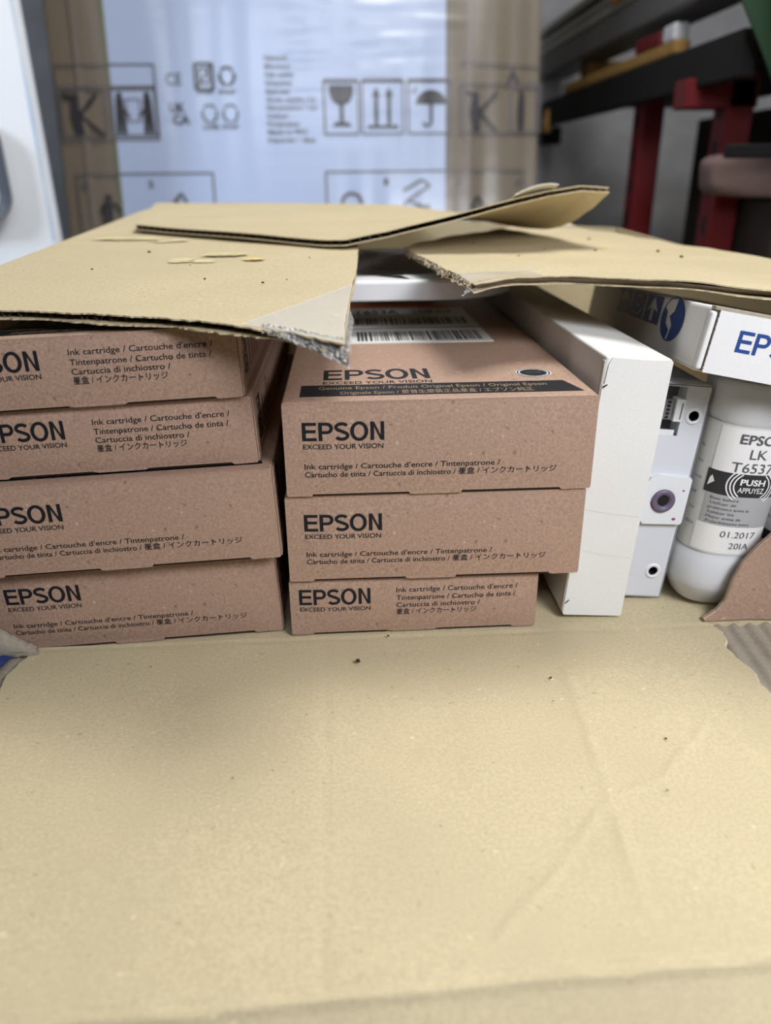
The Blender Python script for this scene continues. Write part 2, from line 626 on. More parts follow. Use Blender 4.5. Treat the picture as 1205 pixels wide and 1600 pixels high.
b.poly([(622, 330), (668, 322), (664, 338), (620, 342)], face, ink)
b.line([(735, 330), (745, 310), (760, 330)], 5, face, ink)
b.text('4', 806, 290, 9, -11, face, soft, .04)
b.build('printed_marks', bg)


def film(u, v):
    x, z = lerp(BW0 - .004, BW1 + .004, u), lerp(.02, BH - .02, v)
    k = (1.3 * math.exp(-((x + .055) / .025) ** 2) + 1.5 * math.exp(-((x - .08) / .08) ** 2)) * min(1, max(0, (z - .60) / .12)) + .15
    y = -.0085 - .0012 * k * (fbm(x * 5, z * 55, 1.0) + .7 * fbm(x * 9 + 4, z * 110, 3.0)) - .0016 * fbm(x * 34, z * 3, 8)
    return Vector((x, y, z))


b = MB()
b.grid(film, 120, 260, 'film')
b.build('stretch_film', bg)
b = MB()
for x0, x1 in ((-.400, -.388), (.203, .214)):
    b = MB()
    b.box(x0, x1, -.0047, -.0002, .01, BH - .01, 'kraft_core', .001, 1)
    b.build('edge_fold', bg)

# ------------------------------------------------------------------ white appliance at the left
ap = root('white_cabinet', (-.378, .80, -.306), (0, R(-.6), R(19)))
tag(ap, 'white cabinet with a dark grey handle recess, left of the printed carton', 'cabinet')
b = MB()
b.box(-.62, 0, 0, .09, 0, 1.0, 'appliance', .012, 4)
b.build('cabinet_body', ap)
b = MB()
b.box(-.22, -.052, -.003, .004, .480, .605, 'handle_grey', .03, 5)
b.build('handle_recess', ap)
b = MB()
b.strip([(-.0125, .45), (-.0115, .52), (-.0125, .60), (-.011, .68), (-.012, .80)], [(-.0095, .45), (-.0100, .52), (-.0085, .60), (-.0098, .68), (-.009, .80)], lambda x, z: Vector((x, -.0004, z)), 'stripe_blue')
b.build('edge_stripe', ap)

# ------------------------------------------------------------------ rack along the right with its load
rk = root('storage_rack', (.47, .94, -.306))
tag(rk, 'red steel storage rack with a long black shelf beam, right of the printed carton', 'rack')
for (x, y, w, h) in ((0, 0, .034, .655), (.02, -.235, .034, .655), (.75, 0, .034, .655)):
    b = MB()
    b.box(x - w / 2, x + w / 2, y - .02, y + .02, 0, h, 'red', .003, 1)
    for k in range(14):
        b.box(x - w / 2 - .0008, x - w / 2, y - .006, y + .006, .05 + k * .045, .07 + k * .045, 'hole')
    b.build('upright', rk)
b = MB()
b.box(-.035, .22, -.35, .30, .640, .656, 'dark_steel', .002, 1)
b.build('shelf_board', rk)
b = MB()
b.box(-.04, -.02, -.36, .61, .622, .668, 'dark_steel', .002, 1)
b.build('shelf_beam', rk)
b = MB()
b.box(-.055, .75, -.40, -.385, .542, .556, 'dark_steel', .002, 1)
b.build('cross_brace', rk)
b = MB()
b.box(-.05, .04, -.255, -.215, .60, .632, 'red', .002, 1)
b.build('beam_bracket', rk)
b = MB()
b.box(-.038, .02, .575, .60, .59, .625, 'dark_steel', .002, 1)
b.build('wall_bracket', rk)

b = MB()
b.box(.435, .46, .45, 1.54, .47, .505, 'alu', .004, 2)
b.box(.4335, .436, .45, 1.54, .482, .490, 'dark_steel')
tag(b.build('aluminium_profile'), 'long pale aluminium profile lying highest on the rack', 'metal bar')
b = MB()
b.box(.432, .50, .40, 1.54, .412, .47, 'steel', .004, 2)
b.box(.430, .4325, .40, 1.54, .452, .462, 'alu')
tag(b.build('steel_channel'), 'long dull grey steel channel under the pale aluminium profile on the rack', 'metal bar')
for y in (.5, 1.25):
    b = MB()
    b.box(.46, .53, y, y + .05, .356, .412, 'wood', .002, 1)
    tag(b.build('spacer_block'), 'wooden spacer block holding up the near end of the steel channel' if y == .5 else 'wooden spacer block under the far end of the steel channel', 'block')
b = MB()
b.box(.432, .452, .77, 1.30, .3625, .378, 'wood', .002, 1)
tag(b.build('wooden_batten'), 'thin yellowish wooden batten lying along the edge of the black shelf', 'batten')
b = MB()
b.box(.434, .455, .835, .93, .3785, .398, 'red', .004, 2)
tag(b.build('red_tool_case'), 'small red case on the wooden batten, under the steel channel', 'case')
b = MB()
b.box(.434, .455, .785, .825, .3785, .400, 'plastic', .004, 2)
tag(b.build('white_tool_case'), 'small whitish block on the wooden batten next to the red case', 'case')
b = MB()
b.box(.424, .434, .95, 1.03, .462, .485, 'orange_cap', .003, 2)
tag(b.build('orange_clip'), 'orange clip on the side of the highest aluminium profile', 'clip')
hk = MB()
hk.lathe([(.003, 0), (.010, .004), (.011, .02), (.006, .034), (.003, .045)], 'wood', 20, lambda p: p + Vector((.428, 1.40, .300)))
tag(hk.build('wooden_peg'), 'small brown wooden peg hanging under the black shelf beam beside the carton', 'peg')


def drape(u, v):
    x = lerp(.405 + .052 * v, .62, u)
    z = lerp(.40, .308, v)
    y = .565 - .004 * math.sin(u * 9 + v * 2) - .01 * v
    return Vector((x, y, z))


b = MB()
b.slab(drape, 30, 14, 0, -.003, 'green', lambda u, v: Vector((0, -1, 0)))
tag(b.build('green_sheet'), 'dark green plastic sheet hanging over the shelf at the upper right corner', 'sheet')


def sack_pt(p):
    n = .010 * fbm(p.x * 14, p.y * 14, p.z * 14) + .004 * fbm(p.x * 40, p.y * 40, p.z * 9)
    return p * (1 + n * 4) + Vector((.665, .632, .2195))


b = MB()
bmx = bmesh.new()
bmesh.ops.create_cube(bmx, size=1)
bmesh.ops.subdivide_edges(bmx, edges=list(bmx.edges), cuts=14, use_grid_fill=True)
for v in bmx.verts:
    p = v.co.copy()
    q = Vector((p.x * .46, p.y * .075, p.z * .052))
    e = (abs(2 * p.x) ** 6 + abs(2 * p.y) ** 6 + abs(2 * p.z) ** 6) ** (1 / 6)
    v.co = sack_pt(q / max(e, .6))
b.bm(bmx, 'sack', None, True)
tag(b.build('cloth_sack'), 'dusty pink cloth sack lying on the dark shade block under the rack', 'sack')
b = MB()
b.box(.512, 1.2, .60, .82, -.306, .192, 'rack_shade', .004, 2)  # dark block added in place of the shade under the rack; carries the sack
tag(b.build('shade_block'), 'added dark block on the floor standing in for the shade under the rack', 'carton')

b = MB()
b.box(.70, 1.18, .985, 1.30, -.306, .318, 'rack_shade', .004, 2)  # taller dark block, added to fill in the shade behind the sack
tag(b.build('shade_block_rear'), 'added tall dark block standing in for the shade under the rack, behind the pink sack', 'cabinet')

# ------------------------------------------------------------------ the lower carton everything stands on
lc = root('kraft_carton', (.06, .2, -.306))
tag(lc, 'closed kraft carton underneath, carrying the open carton', 'carton')
b = MB()
b.box(-.36, .42, -.382, .42, 0, .2935, 'kraft', .003, 2)
b.build('carton_body', lc)

# ------------------------------------------------------------------ the open carton
ct = root('open_carton', (0, 0, -.0062))
tag(ct, 'large open kraft carton with torn flaps, full of ink boxes and bottles', 'carton')
CZ = Vector((0, 0, .0062))


def part(mb, name):
    o = mb.build(name, ct)
    o.matrix_parent_inverse = Matrix.Translation(CZ)
    return o


CXL, CXR, CYB = -.205, .306, .555
UPZ = lambda u, v: Vector((0, 0, 1))
b = MB()
b.slab(lambda u, v: Vector((lerp(CXL, CXR, u), lerp(.003, CYB, v), -.0008 - .0070 * min(1, max(0, (-.03 - lerp(CXL, CXR, u)) / .15)))), 40, 10, 0, -.0044, 'kraft', UPZ)
part(b, 'floor_panel')


def side_left(u, v):
    y = lerp(.006, CYB, u)
    return Vector((CXL - .002, y, lerp(-.004, .166 + .045 * y, v)))


b = MB()
b.slab(side_left, 30, 8, 0, -.004, 'kraft', lambda u, v: Vector((1, 0, 0)))
part(b, 'side_panel')
b = MB()
b.slab(lambda u, v: Vector((CXR, lerp(.03, CYB, u), lerp(-.004, .152 + .014 * u, v))), 30, 8, .004, 0, 'kraft', lambda u, v: Vector((1, 0, 0)))
part(b, 'side_panel')
b = MB()
b.slab(lambda u, v: Vector((lerp(CXL, CXR, u), CYB, lerp(-.004, .191 - .024 * u, v))), 30, 8, .004, 0, 'kraft', lambda u, v: Vector((0, 1, 0)))
part(b, 'back_panel')

# front panel folded down, with the lip bent over the edge of the lower carton
right_edge = [(0.006, .1905), (.002, .191), (-.006, .1935), (-.014, .1925), (-.020, .1885), (-.030, .1895), (-.043, .1930), (-.051, .1905), (-.060, .1925), (-.068, .1875), (-.08, .1900), (-.10, .186), (-.13, .189), (-.16, .186), (-.30, .186)]
left_edge = [(0.006, -.163), (-.006, -.1655), (-.012, -.1675), (-.022, -.1695), (-.035, -.168), (-.06, -.170), (-.10, -.169), (-.14, -.171), (-.30, -.170)]


def edge_at(tab, y):
    for (y0, x0), (y1, x1) in zip(tab, tab[1:]):
        if y >= y1:
            return lerp(x0, x1, (y0 - y) / (y0 - y1)) if y <= y0 else x0
    return tab[-1][1]


creases = [([(.1025, -.0365), (.098, -.1098), (.0932, -.168)], .0011, .0022), ([(.1537, -.0782), (.1234, -.1079), (.0948, -.1199), (.07, -.150), (.0431, -.1754)], .0010, .0016),
           ([(-.0142, .004), (-.0135, -.09), (-.0122, -.19)], -.0005, .0016), ([(.133, .0), (.155, -.06), (.165, -.12)], .0006, .0018), ([(-.17, .0008), (.19, -.0002)], -.0006, .0018)]


def seg_dist(x, y, pts):
    best = 9
    for (ax, ay), (bx, by) in zip(pts, pts[1:]):
        dx, dy = bx - ax, by - ay
        t = min(max(((x - ax) * dx + (y - ay) * dy) / (dx * dx + dy * dy), 0), 1)
        best = min(best, math.hypot(x - ax - t * dx, y - ay - t * dy))
    return best


def front_plan(x, s):
    """s: distance along the panel from the hinge; bends over at the crease line"""
    yc = .1925 - .036 * (x + .077) + .0012 * fbm(x * 30, 3)
    d = s - yc
    z = .0011 * fbm(x * 9, s * 9, 2) + .0004 * fbm(x * 40, s * 40, 5)
    for pts, a, w in creases:
        q = seg_dist(x + .0012 * fbm(x * 60, s * 60, 7), -s, pts)
        if q < w * 3.5:
            z += a * math.exp(-(q / w) ** 2) * (.55 + .45 * fbm(x * 50, s * 50, 4))
    if d <= 0:
        zz = .0003 * math.exp(-(d / .004) ** 2) - (.0016 + .0012 * fbm(x * 70, 6)) * math.exp(-((d + .0004 + .0006 * fbm(x * 120, 2)) / .0010) ** 2)
        return Vector((x, -s, z + zz))
    k = min(d / .004, 1) * R(46)
    yy = -yc - d * math.cos(k * .8)
    return Vector((x, yy, z + .0003 * math.exp(-(d / .004) ** 2) - (.0016 + .0012 * fbm(x * 70, 6)) * math.exp(-((d + .0004 + .0006 * fbm(x * 120, 2)) / .0010) ** 2) - d * math.sin(k)))


def front(u, v):
    s = lerp(-.0030, .245, v)
    y = -s
    jl = .0012 * fbm(y * 160, 1.1) + .0006 * fbm(y * 500, 2.2)
    jr = .0011 * fbm(y * 170, 4.1) + .0006 * fbm(y * 520, 6.2)
    x = lerp(edge_at(left_edge, y) + jl, edge_at(right_edge, y) + jr, u)
    return front_plan(x, s)


UPZ = lambda u, v: Vector((0, 0, 1))
b = MB()
b.slab(front, 230, 190, 0, -.0008, 'kraft', UPZ)


def front_core(u, v):
    s = lerp(-.003, .185, v)
    x = lerp(-.186, .300, u)
    if x < .17:
        lift = -.0022
    else:
        lift = -.0022
    ph = (x + .09 * s) / .0088 * 2 * PI
    rag = .0006 * fbm(x * 90, s * 90, 2)
    return Vector((x, -s, lift + .0011 * math.sin(ph) * (1 if x > .16 else .4) + rag))


b.grid(front_core, 460, 60, 'kraft_torn')
b.slab(lambda u, v: Vector((lerp(-.190, .302, u), -lerp(-.003, .186, v), 0)), 20, 20, -.0042, -.0050, 'kraft', UPZ)
# pale fibre fringe where the liner tore off


def fringe(u, v):
    y = lerp(.003, -.19, u)
    w = .0018 + .0022 * abs(fbm(y * 120, 8.8))
    x = edge_at(right_edge, y) - .0006 + w * v
    return Vector((x, y, -.0002 - .0012 * v + .0005 * fbm(y * 300, v * 3)))


b.grid(fringe, 300, 3, 'kraft_fuzz')
b.grid(lambda u, v: Vector((edge_at(left_edge, lerp(.003, -.19, u)) + .0006 - (.0016 + .0016 * abs(fbm(u * 40, 3.3))) * v, lerp(.003, -.19, u), -.0002 - .0012 * v)), 200, 3, 'kraft_fuzz')
part(b, 'front_panel')


# left top flap
def flap_left(u, v):
    # u: hinge (left) -> inner edge; v: front -> back
    hinge = Vector((-.2005, lerp(.012, .55, v), lerp(.1695, .1940, v)))
    inner = polyline([(.0005, -.047, .1645), (.0005, -.02, .1655), (.004, .04, .1685), (.0085, .12, .173), (.0115, .20, .178), (.010, .38, .186), (.005, .55, .192)])(v)
    p = hinge.lerp(inner, u)
    if v < .25:
        k = 1 - v / .25
        p.y += k * (.022 * math.sin(PI * u) + .004 * fbm(u * 5, 2))
    p.z += .0012 * fbm(p.x * 12, p.y * 12, 3) + .0018 * math.sin(PI * u) * 0
    # drooping front corner
    d = math.hypot(p.x - .0, p.y + .05)
    p.z -= .0022 * math.exp(-(d / .03) ** 2)
    return p


b = MB()
corrugated(b, flap_left, 150, 120, .0044, 28, 'u', (0, .006, .012, .004), seed=1, inset=.012)
part(b, 'top_flap')


# right top flap
BOW = [(0, 0), (.06, .022), (.12, .040), (.18, .050), (.24, .054), (.33, .047), (.43, .035), (.53, .023), (.75, .008), (1.001, 0)]


def flap_right(u, v):
    inner = polyline([(.0650, .050, .1715), (.063, .068, .1717), (.0555, .14, .1725), (.0455, .235, .1736), (.045, .25, .1737), (.058, .285, .1742), (.105, .36, .1757), (.17, .43, .178)])(v)
    outer = polyline([(.312, -.06, .166), (.3085, .1, .1655), (.297, .20, .1668), (.262, .31, .171), (.215, .435, .1765)])(v)
    p = inner.lerp(outer, u)
    k = max(0, 1 - v / .3)
    bow = 0
    for (u0, b0), (u1, b1) in zip(BOW, BOW[1:]):
        if u0 <= u <= u1:
            bow = lerp(b0, b1, (u - u0) / (u1 - u0))
    p.y += k * (bow + .005 * fbm(u * 6, 9))
    p.z += k * .0022 * math.sin(PI * u)
    p.z += .0014 * fbm(p.x * 14, p.y * 14, 6) + .0007 * fbm(p.x * 40, p.y * 40, 2)
    return p


b = MB()
corrugated(b, flap_right, 150, 110, .0044, 30, 'v', (.012, .004, .016, .006), seed=5, inset=.012)
# torn fibre ridge at the back corner and along the ragged inner edge


def fuzz_back(u, v):
    t = lerp(.52, .97, u)
    p = flap_right(t * .0 + lerp(.62, .99, u), .965)
    k = math.sin(PI * u) * (.6 + .8 * abs(fbm(u * 9, 3)))
    return p + Vector((.002 * fbm(u * 30, v * 3), .010 * v - .004, .0004 + .0055 * k * math.sin(PI * v) + .0012 * fbm(u * 40, v * 5)))


b.grid(fuzz_back, 60, 8, 'kraft_fuzz')


def fuzz_tip(u, v):
    p = flap_right(0, lerp(.01, .42, u))
    k = .35 + abs(fbm(u * 14, 2)) * 1.2
    return p + Vector((-.0030 * v * k + .0012 * fbm(u * 50, v * 6), -.002 * v, .0006 - .0050 * v * k + .0012 * fbm(u * 60, v * 9, 2)))


b.grid(fuzz_tip, 120, 8, 'kraft_fuzz')
part(b, 'top_flap')


# back top flap, its right half bent up and twisted
def flap_back(u, v):
    # u: left -> right; v: front edge -> hinge
    frontl = polyline([(-.1595, .300, .1895), (-.08, .243, .1868), (-.012, .196, .1838), (.002, .190, .1838), (.03, .194, .1880), (.06, .203, .1945), (.10, .214, .2030), (.145, .232, .2115), (.172, .246, .2145), (.196, .255, .2128)])(u)
    hinge = polyline([(-.196, .552, .1985), (-.05, .552, .1965), (.06, .53, .1940), (.12, .47, .188), (.160, .385, .1820), (.169, .352, .1815)])(u)
    p = frontl.lerp(hinge, v)
    if u > .5:
        w = (u - .5) * 2
        p.z -= .008 * w * math.sin(PI * v)
    p.z += .0008 * fbm(p.x * 16, p.y * 16, 9)
    return p


b = MB()
corrugated(b, flap_back, 170, 90, .0042, 60, 'u', (.004, .006, .004, 0), seed=8, inset=.006)
b.slab(lambda u, v: flap_back(lerp(.79, .88, u), lerp(-.03 + .008 * fbm(u * 9, 1), .08 + .03 * fbm(u * 5, 4), v)) + Vector((0, 0, .0012 + .0022 * math.sin(PI * u) * (1 - .6 * v))), 30, 6, .0008, 0, 'peeled_paper', UPZ)
part(b, 'top_flap')


# packing tape left on the flaps
def tape_left(u, v):
    p = flap_left(lerp(.80, .998, u), lerp(.004, .17 * u + .02, v))
    return p + Vector((0, 0, .0006 + .0002 * fbm(u * 30, v * 30)))


b = MB()
b.grid(tape_left, 30, 30, 'tape')


def tape_hang(u, v):
    p = flap_left(lerp(.83, 1.0, u), .012)
    drop = .0105 * v * (.25 + .75 * u ** 1.5)
    return p + Vector((.001 * fbm(u * 9, v * 5, 2) + .001 * u, -.0022 * math.sin(v * PI * .6) - .003 * v + .0016 * fbm(u * 26, v * 9, 4), .0008 - drop + .0012 * fbm(u * 30, v * 12, 6)))


b.grid(tape_hang, 50, 24, 'tape_dirty')


def tape_side(u, v):
    p = flap_left(1.0, lerp(.012, .10, u))
    return p + Vector((.0022 * v + .0008 * fbm(u * 30, v * 4), 0, -.0055 * v + .001 * fbm(u * 40, v * 8, 3)))


b.grid(tape_side, 40, 8, 'tape')
part(b, 'packing_tape')


def tape_right(u, v):
    p = flap_right(lerp(.0, .18, u), lerp(.012, .09, v))
    return p + Vector((0, 0, .0006 + .0002 * fbm(u * 30, v * 30, 2)))


b = MB()
b.grid(tape_right, 24, 16, 'tape')
b.grid(lambda u, v: flap_right(lerp(.0, .05, u), .02) + Vector((-.004 * v + .001 * fbm(u * 20, v * 7), -.004 * v, .0003 - .006 * v * (1 - u * .6) + .001 * fbm(u * 30, v * 11))), 20, 16, 'tape_dirty')
part(b, 'packing_tape')


# torn remnants of the front wall left standing at both sides
def remnant(u, v):
    x = lerp(.1885, .300, u)
    prof = polyline([(.1835, .001, 0), (.190, .010, 0), (.1935, .024, 0), (.197, .036, 0), (.205, .047, 0), (.214, .060, 0), (.23, .08, 0), (.26, .10, 0), (.30, .12, 0)])
    top = .003
    tab = [(.1885, .0012), (.1945, .006), (.1985, .012), (.2005, .024), (.204, .0335), (.2105, .043), (.217, .051), (.230, .066), (.26, .09), (.31, .11)]
    for (x0, h0), (x1, h1) in zip(tab, tab[1:]):
        if x0 <= x <= x1:
            top = lerp(h0, h1, (x - x0) / (x1 - x0))
    z = lerp(.0004, top + .0008 * fbm(x * 300, 2), v)
    return Vector((x, .0035 - .10 * max(0, x - .215) + .001 * fbm(x * 40, z * 40) + .02 * max(0, .010 - z) * (x - .18) / .05, z))


b = MB()
b.slab(remnant, 140, 30, 0, -.0032, 'brown', lambda u, v: Vector((0, -1, 0)))
b.grid(lambda u, v: remnant(u, 1.0) + Vector((-.0002, -.0002 + .0012 * v, .0002 + .0004 * fbm(u * 200, v * 3))), 160, 2, 'kraft_fuzz')
part(b, 'torn_wall_remnant')


def remnant_left(u, v):
    # curled scrap round the lower left corner
    a = lerp(.0, 1.0, u)
    x = lerp(-.204, -.1605, a)
    hgt = lerp(.050, .0035, a ** .7) + .0012 * fbm(u * 14, 5)
    y = -.010 + .006 * a - .006 * math.sin(PI * v) * (1 - a)
    return Vector((x, y, lerp(.0002, hgt, v) + .001 * fbm(u * 20, v * 6)))


b = MB()
b.slab(remnant_left, 50, 20, 0, -.0022, 'kraft_torn', lambda u, v: Vector((0, -1, 0)))
part(b, 'torn_wall_remnant')

# chalky yellow stains and dirt marks on the flaps
b = MB()
def on_flap(flap, X, Y, n=60):
    best = min(((flap(i / n, j / n) - Vector((X, Y, 0))).xy.length, i, j) for i in range(n + 1) for j in range(n + 1))
    return flap(best[1] / n, best[2] / n)


for (X, Y, rx, ry, m) in ((-.148, .262, .030, .012, 'chalk_pale'), (-.118, .245, .016, .008, 'chalk_pale'), (-.092, .155, .016, .010, 'chalk_pale'), (-.072, .172, .018, .008, 'chalk_pale'), (-.054, .152, .009, .006, 'chalk')):
    p0 = on_flap(flap_left, X, Y)
    for q in range(5):
        ox, oy = random.uniform(-.6, .6) * rx, random.uniform(-.6, .6) * ry
        pts = []
        for k in range(18):
            a = 2 * PI * k / 18
            r = (.45 + .25 * fbm(math.cos(a) * 2 + q, math.sin(a) * 2, X * 90))
            x, y = X + ox + rx * r * math.cos(a), Y + oy + ry * r * math.sin(a)
            pts.append(Vector((x, y, p0.z + .0006 + .0001 * q + (y - Y) * .045)))
        b.add(pts, [list(range(18))], m)
part(b, 'chalk_stain')['kind'] = 'stuff'

# bits of dirt lying about on the cardboard
b = MB()


def crumb(p, r):
    bx = bmesh.new()
    bmesh.ops.create_icosphere(bx, subdivisions=1, radius=r)
    for v in bx.verts:
        v.co *= 1 + .5 * fbm(v.co.x * 900 + p[0] * 50, v.co.y * 900, v.co.z * 900)
        v.co.z *= .6
        v.co += Vector(p)
    b.bm(bx, 'dirt')


for x, y, r in ((.0019, -.0226, .0013), (.0931, -.0426, .0007), (.1311, -.0885, .0006), (.0182, -.0006, .0007), (.12, -.118, .0005), (-.1, -.02, .0004), (.03, -.13, .0004), (-.05, -.1, .0004), (.09, -.06, .0004)):
    crumb((x, y, .0012 + r * .4), r)
for X, Y, r in ((-.0741, .0918, .0010), (-.0423, .0818, .0012), (-.1256, .1935, .0016), (-.1423, .1226, .0011), (-.03, .09, .0006), (-.09, .14, .0008), (-.02, .16, .0008)):
    u = (X + .2005) / .206
    v = min(max((Y + .02) / .56, 0), 1)
    best = min(((flap_left(i / 60, j / 80) - Vector((X, Y, 0))).xy.length, i, j) for i in range(61) for j in range(81))
    p = flap_left(best[1] / 60, best[2] / 80)
    crumb((X, Y, p.z + r * .3), r * .75)
for X, Y, r in ((.1026, .2845, .0014), (.1839, .2366, .0016), (.2294, .2341, .0018), (.234, .2029, .0018), (.2015, .3109, .0016), (.12, .2, .001), (.15, .25, .001)):
    best = min(((flap_right(i / 60, j / 80) - Vector((X, Y, 0))).xy.length, i, j) for i in range(61) for j in range(81))
    p = flap_right(best[1] / 60, best[2] / 80)
    crumb((X, Y, p.z + r * .3), r * .75)
tag(b.build('dirt_crumbs'), 'dark crumbs of dirt scattered over the open cardboard flaps', 'dirt', kind='stuff')

# ------------------------------------------------------------------ ink cartridge boxes
KINDS = {'two': (.1475, .0468), 'four': (.129, .0328)}


def ink_box(kind, length, corner, ang, roll, side, label, group, label_on_top=False, bulge=.0013):
    """corner: lower front corner on the given side ('l' or 'r')"""
    w, h = KINDS[kind]
    off = Vector((w / 2 if side == 'l' else -w / 2, 0, 0))
    off.rotate(Matrix.Rotation(R(ang), 3, 'Z') @ Matrix.Rotation(R(roll), 3, 'Y'))
    t = root('ink_cartridge_box', Vector(corner) + off, (0, R(roll), R(ang)))
    tag(t, label, 'box', group)
    hw = w / 2
    T = .0007
    b = MB()
    b.box(-hw, hw, T, length, 0, h, 'brown', .0011, 3, smooth=False)
    top = lambda x, y: Vector((x - hw, y, h + .00012))
    sid = lambda y, z: Vector((hw + .00012, y, z))
    dark = lambda x, z: Vector((x - hw, T - .0001, z))
    # dark slits at the foot of the end flap
    for x0, x1 in ((.012, .060), (.084, .133)) if kind == 'two' else ((.012, .050), (.075, .117)):
        b.poly([(x0, .0001), (x1, .0001), (x1, .0017), (x0, .0017)], dark, 'slot')
    # print on the top and the right side
    b.logo(.0185, .040, .0545, .0215, top, 'ink')
    b.text('EXCEED YOUR VISION', .0185, .0315, .0545, .0050, top, 'ink', .008)
    b.poly([(.008, .0085), (w - .0045, .0085), (w - .0095, .0295), (.008, .0295)], top, 'ink')
    top2 = lambda x, y: Vector((x - hw, y, h + .00022))
    b.text('Genuine Epson / Produit Original Epson / Original Epson', .0165, .0205, w - .036, .0052, top2, 'tan_on_black', .004)
    b.text('Originale Epson / 愛普生原裝正品墨盒 / エプソン純正', .027, .0110, w - .055, .0052, top2, 'tan_on_black', .004)
    b.disc(.127 if kind == 'two' else .11, .046, .0092, top2, 'sticker', 40, 1.0)
    top3 = lambda x, y: Vector((x - hw, y, h + .0003))
    cx = .127 if kind == 'two' else .11
    b.ring(cx, .046, .0078, .0086, top3, 'ink', 40)
    b.disc(cx, .046, .0070, top3, 'ink', 36)
    b.text('GENUINE', cx - .004, .0455, .008, .0012, lambda x, y: Vector((x - hw, y, h + .0004)), 'tan_on_black')
    zt = h * .5
    sidv = lambda a, c: Vector((hw + .00012, .012 + c, h - .004 - a))
    b.logo(.002, .006, h * .62, .010, sidv, 'ink')
    for k in range(5):
        b.line([(.03 + .012 * k, .006), (.03 + .012 * k, h - .006 - .004 * (k % 3))], .0022, sid, 'ink')
    b.ring(.018, h * .35, .0028, .0040, sid, 'ink', 24)
    b.build('body', t)
    # front end flap with tuck tabs
    b = MB()
    if kind == 'two':
        prof = [(0.0006, .0003), (.012, .0001), (.0125, .0012), (.0585, .0012), (.0595, .0002), (.0605, -.0001), (.084, 0.0), (.0845, .0013), (.132, .0013), (.1335, .0001), (w - .0006, .0003), (w, .0010)]
    else:
        prof = [(0.0006, .0003), (.010, .0001), (.012, .0011), (.050, .0012), (.053, .0004), (.075, .0004), (.077, .0012), (.116, .0012), (.1175, .0001), (w - .0006, .0003), (w, .0010)]
    outline = [(x, z) for x, z in prof] + [(w, h - .0012), (w - .0004, h - .0004), (w - .0014, h), (.0014, h), (.0004, h - .0004), (0, h - .0012), (0, .0010)]
    fr = lambda x, z: Vector((x - hw, 0, z))
    bk = lambda x, z: Vector((x - hw, T * .96, z))
    b.prism(outline, fr, bk, 'brown')

    def swell(x, z):
        a, c = (x - .0012) / (w - .0024), (z - .0020) / (h - .0032)
        if not (0 < a < 1 and 0 < c < 1):
            return 0.0
        return bulge * (4 * c * (1 - c)) * min(1, 8 * a * (1 - a))
    b.grid(lambda u, v: Vector((lerp(.0012, w - .0012, u) - hw, -.00005 - swell(lerp(.0012, w - .0012, u), lerp(.0020, h - .0012, v)), lerp(.0020, h - .0012, v))), 40, 24, 'brown')
    f = lambda x, z: Vector((x - hw, -.00022 - swell(x, z), z))
    if kind == 'two':
        b.logo(.0088, .0283, .0382, .0088, f, 'ink')
        b.text('EXCEED YOUR VISION', .0090, .0243, .0375, .00235, f, 'ink', .008)
        b.text('Ink cartridge / Cartouche d\u2019encre / Tintenpatrone /', .0092, .0143, .0930, .00265, f, 'ink', .006)
        b.text('Cartucho de tinta / Cartuccia di inchiostro / 墨盒 / インクカートリッジ', .0092, .0102, .1205, .00265, f, 'ink', .006)
    else:
        b.logo(.0048, .0184, .0368, .0088, f, 'ink')
        b.text('EXCEED YOUR VISION', .0050, .0146, .0365, .00235, f, 'ink', .008)
        for s_, z, ww in (('Ink cartridge / Cartouche d\u2019encre /', .0243, .0635), ('Tintenpatrone / Cartucho de tinta /', .0198, .0625), ('Cartuccia di inchiostro /', .0156, .0438), ('墨盒 / インクカートリッジ', .0114, .0420)):
            b.text(s_, .0550, z, ww, .00265, f, 'ink', .006)
    b.build('end_flap', t)
    # paler right side seam strip
    b = MB()
    b.box(hw, hw + .0006, .0012, .012, .0006, h - .001, 'brown', .0002, 1)
    b.build('side_tuck', t)
    if label_on_top:
        for (y0, y1, ww, nm) in ((.131, .178, .089, 0), (.186, .287, .089, 1)):
            b = MB()
            b.box(.033 - hw, .033 + ww - hw, y0, y1, h, h + .0004, 'sticker')
            st = lambda x, y: Vector((x - hw, y, h + .00052))
            rng = random.Random(5 + nm)
            x = .038
            yb0, yb1 = (y0 + .006, y1 - .010) if not nm else (y0 + .008, y0 + .034)
            while x < .033 + ww - .006:
                d = rng.choice((.0006, .0010, .0015))
                b.poly([(x, yb0), (x + d, yb0), (x + d, yb1), (x, yb1)], st, 'ink')
                x += d + rng.choice((.0006, .0009, .0016))
            if nm:
                b.poly([(.033, y1 - .020), (.033 + ww, y1 - .020), (.033 + ww, y1), (.033, y1)], st, 'orange')
                b.text('T653A', .037, y1 - .048, .034, .018, st, 'ink', .02)
                b.text('200 ml', .080, y1 - .046, .03, .013, st, 'ink', .0)
            b.build('barcode_label', t)
    return t


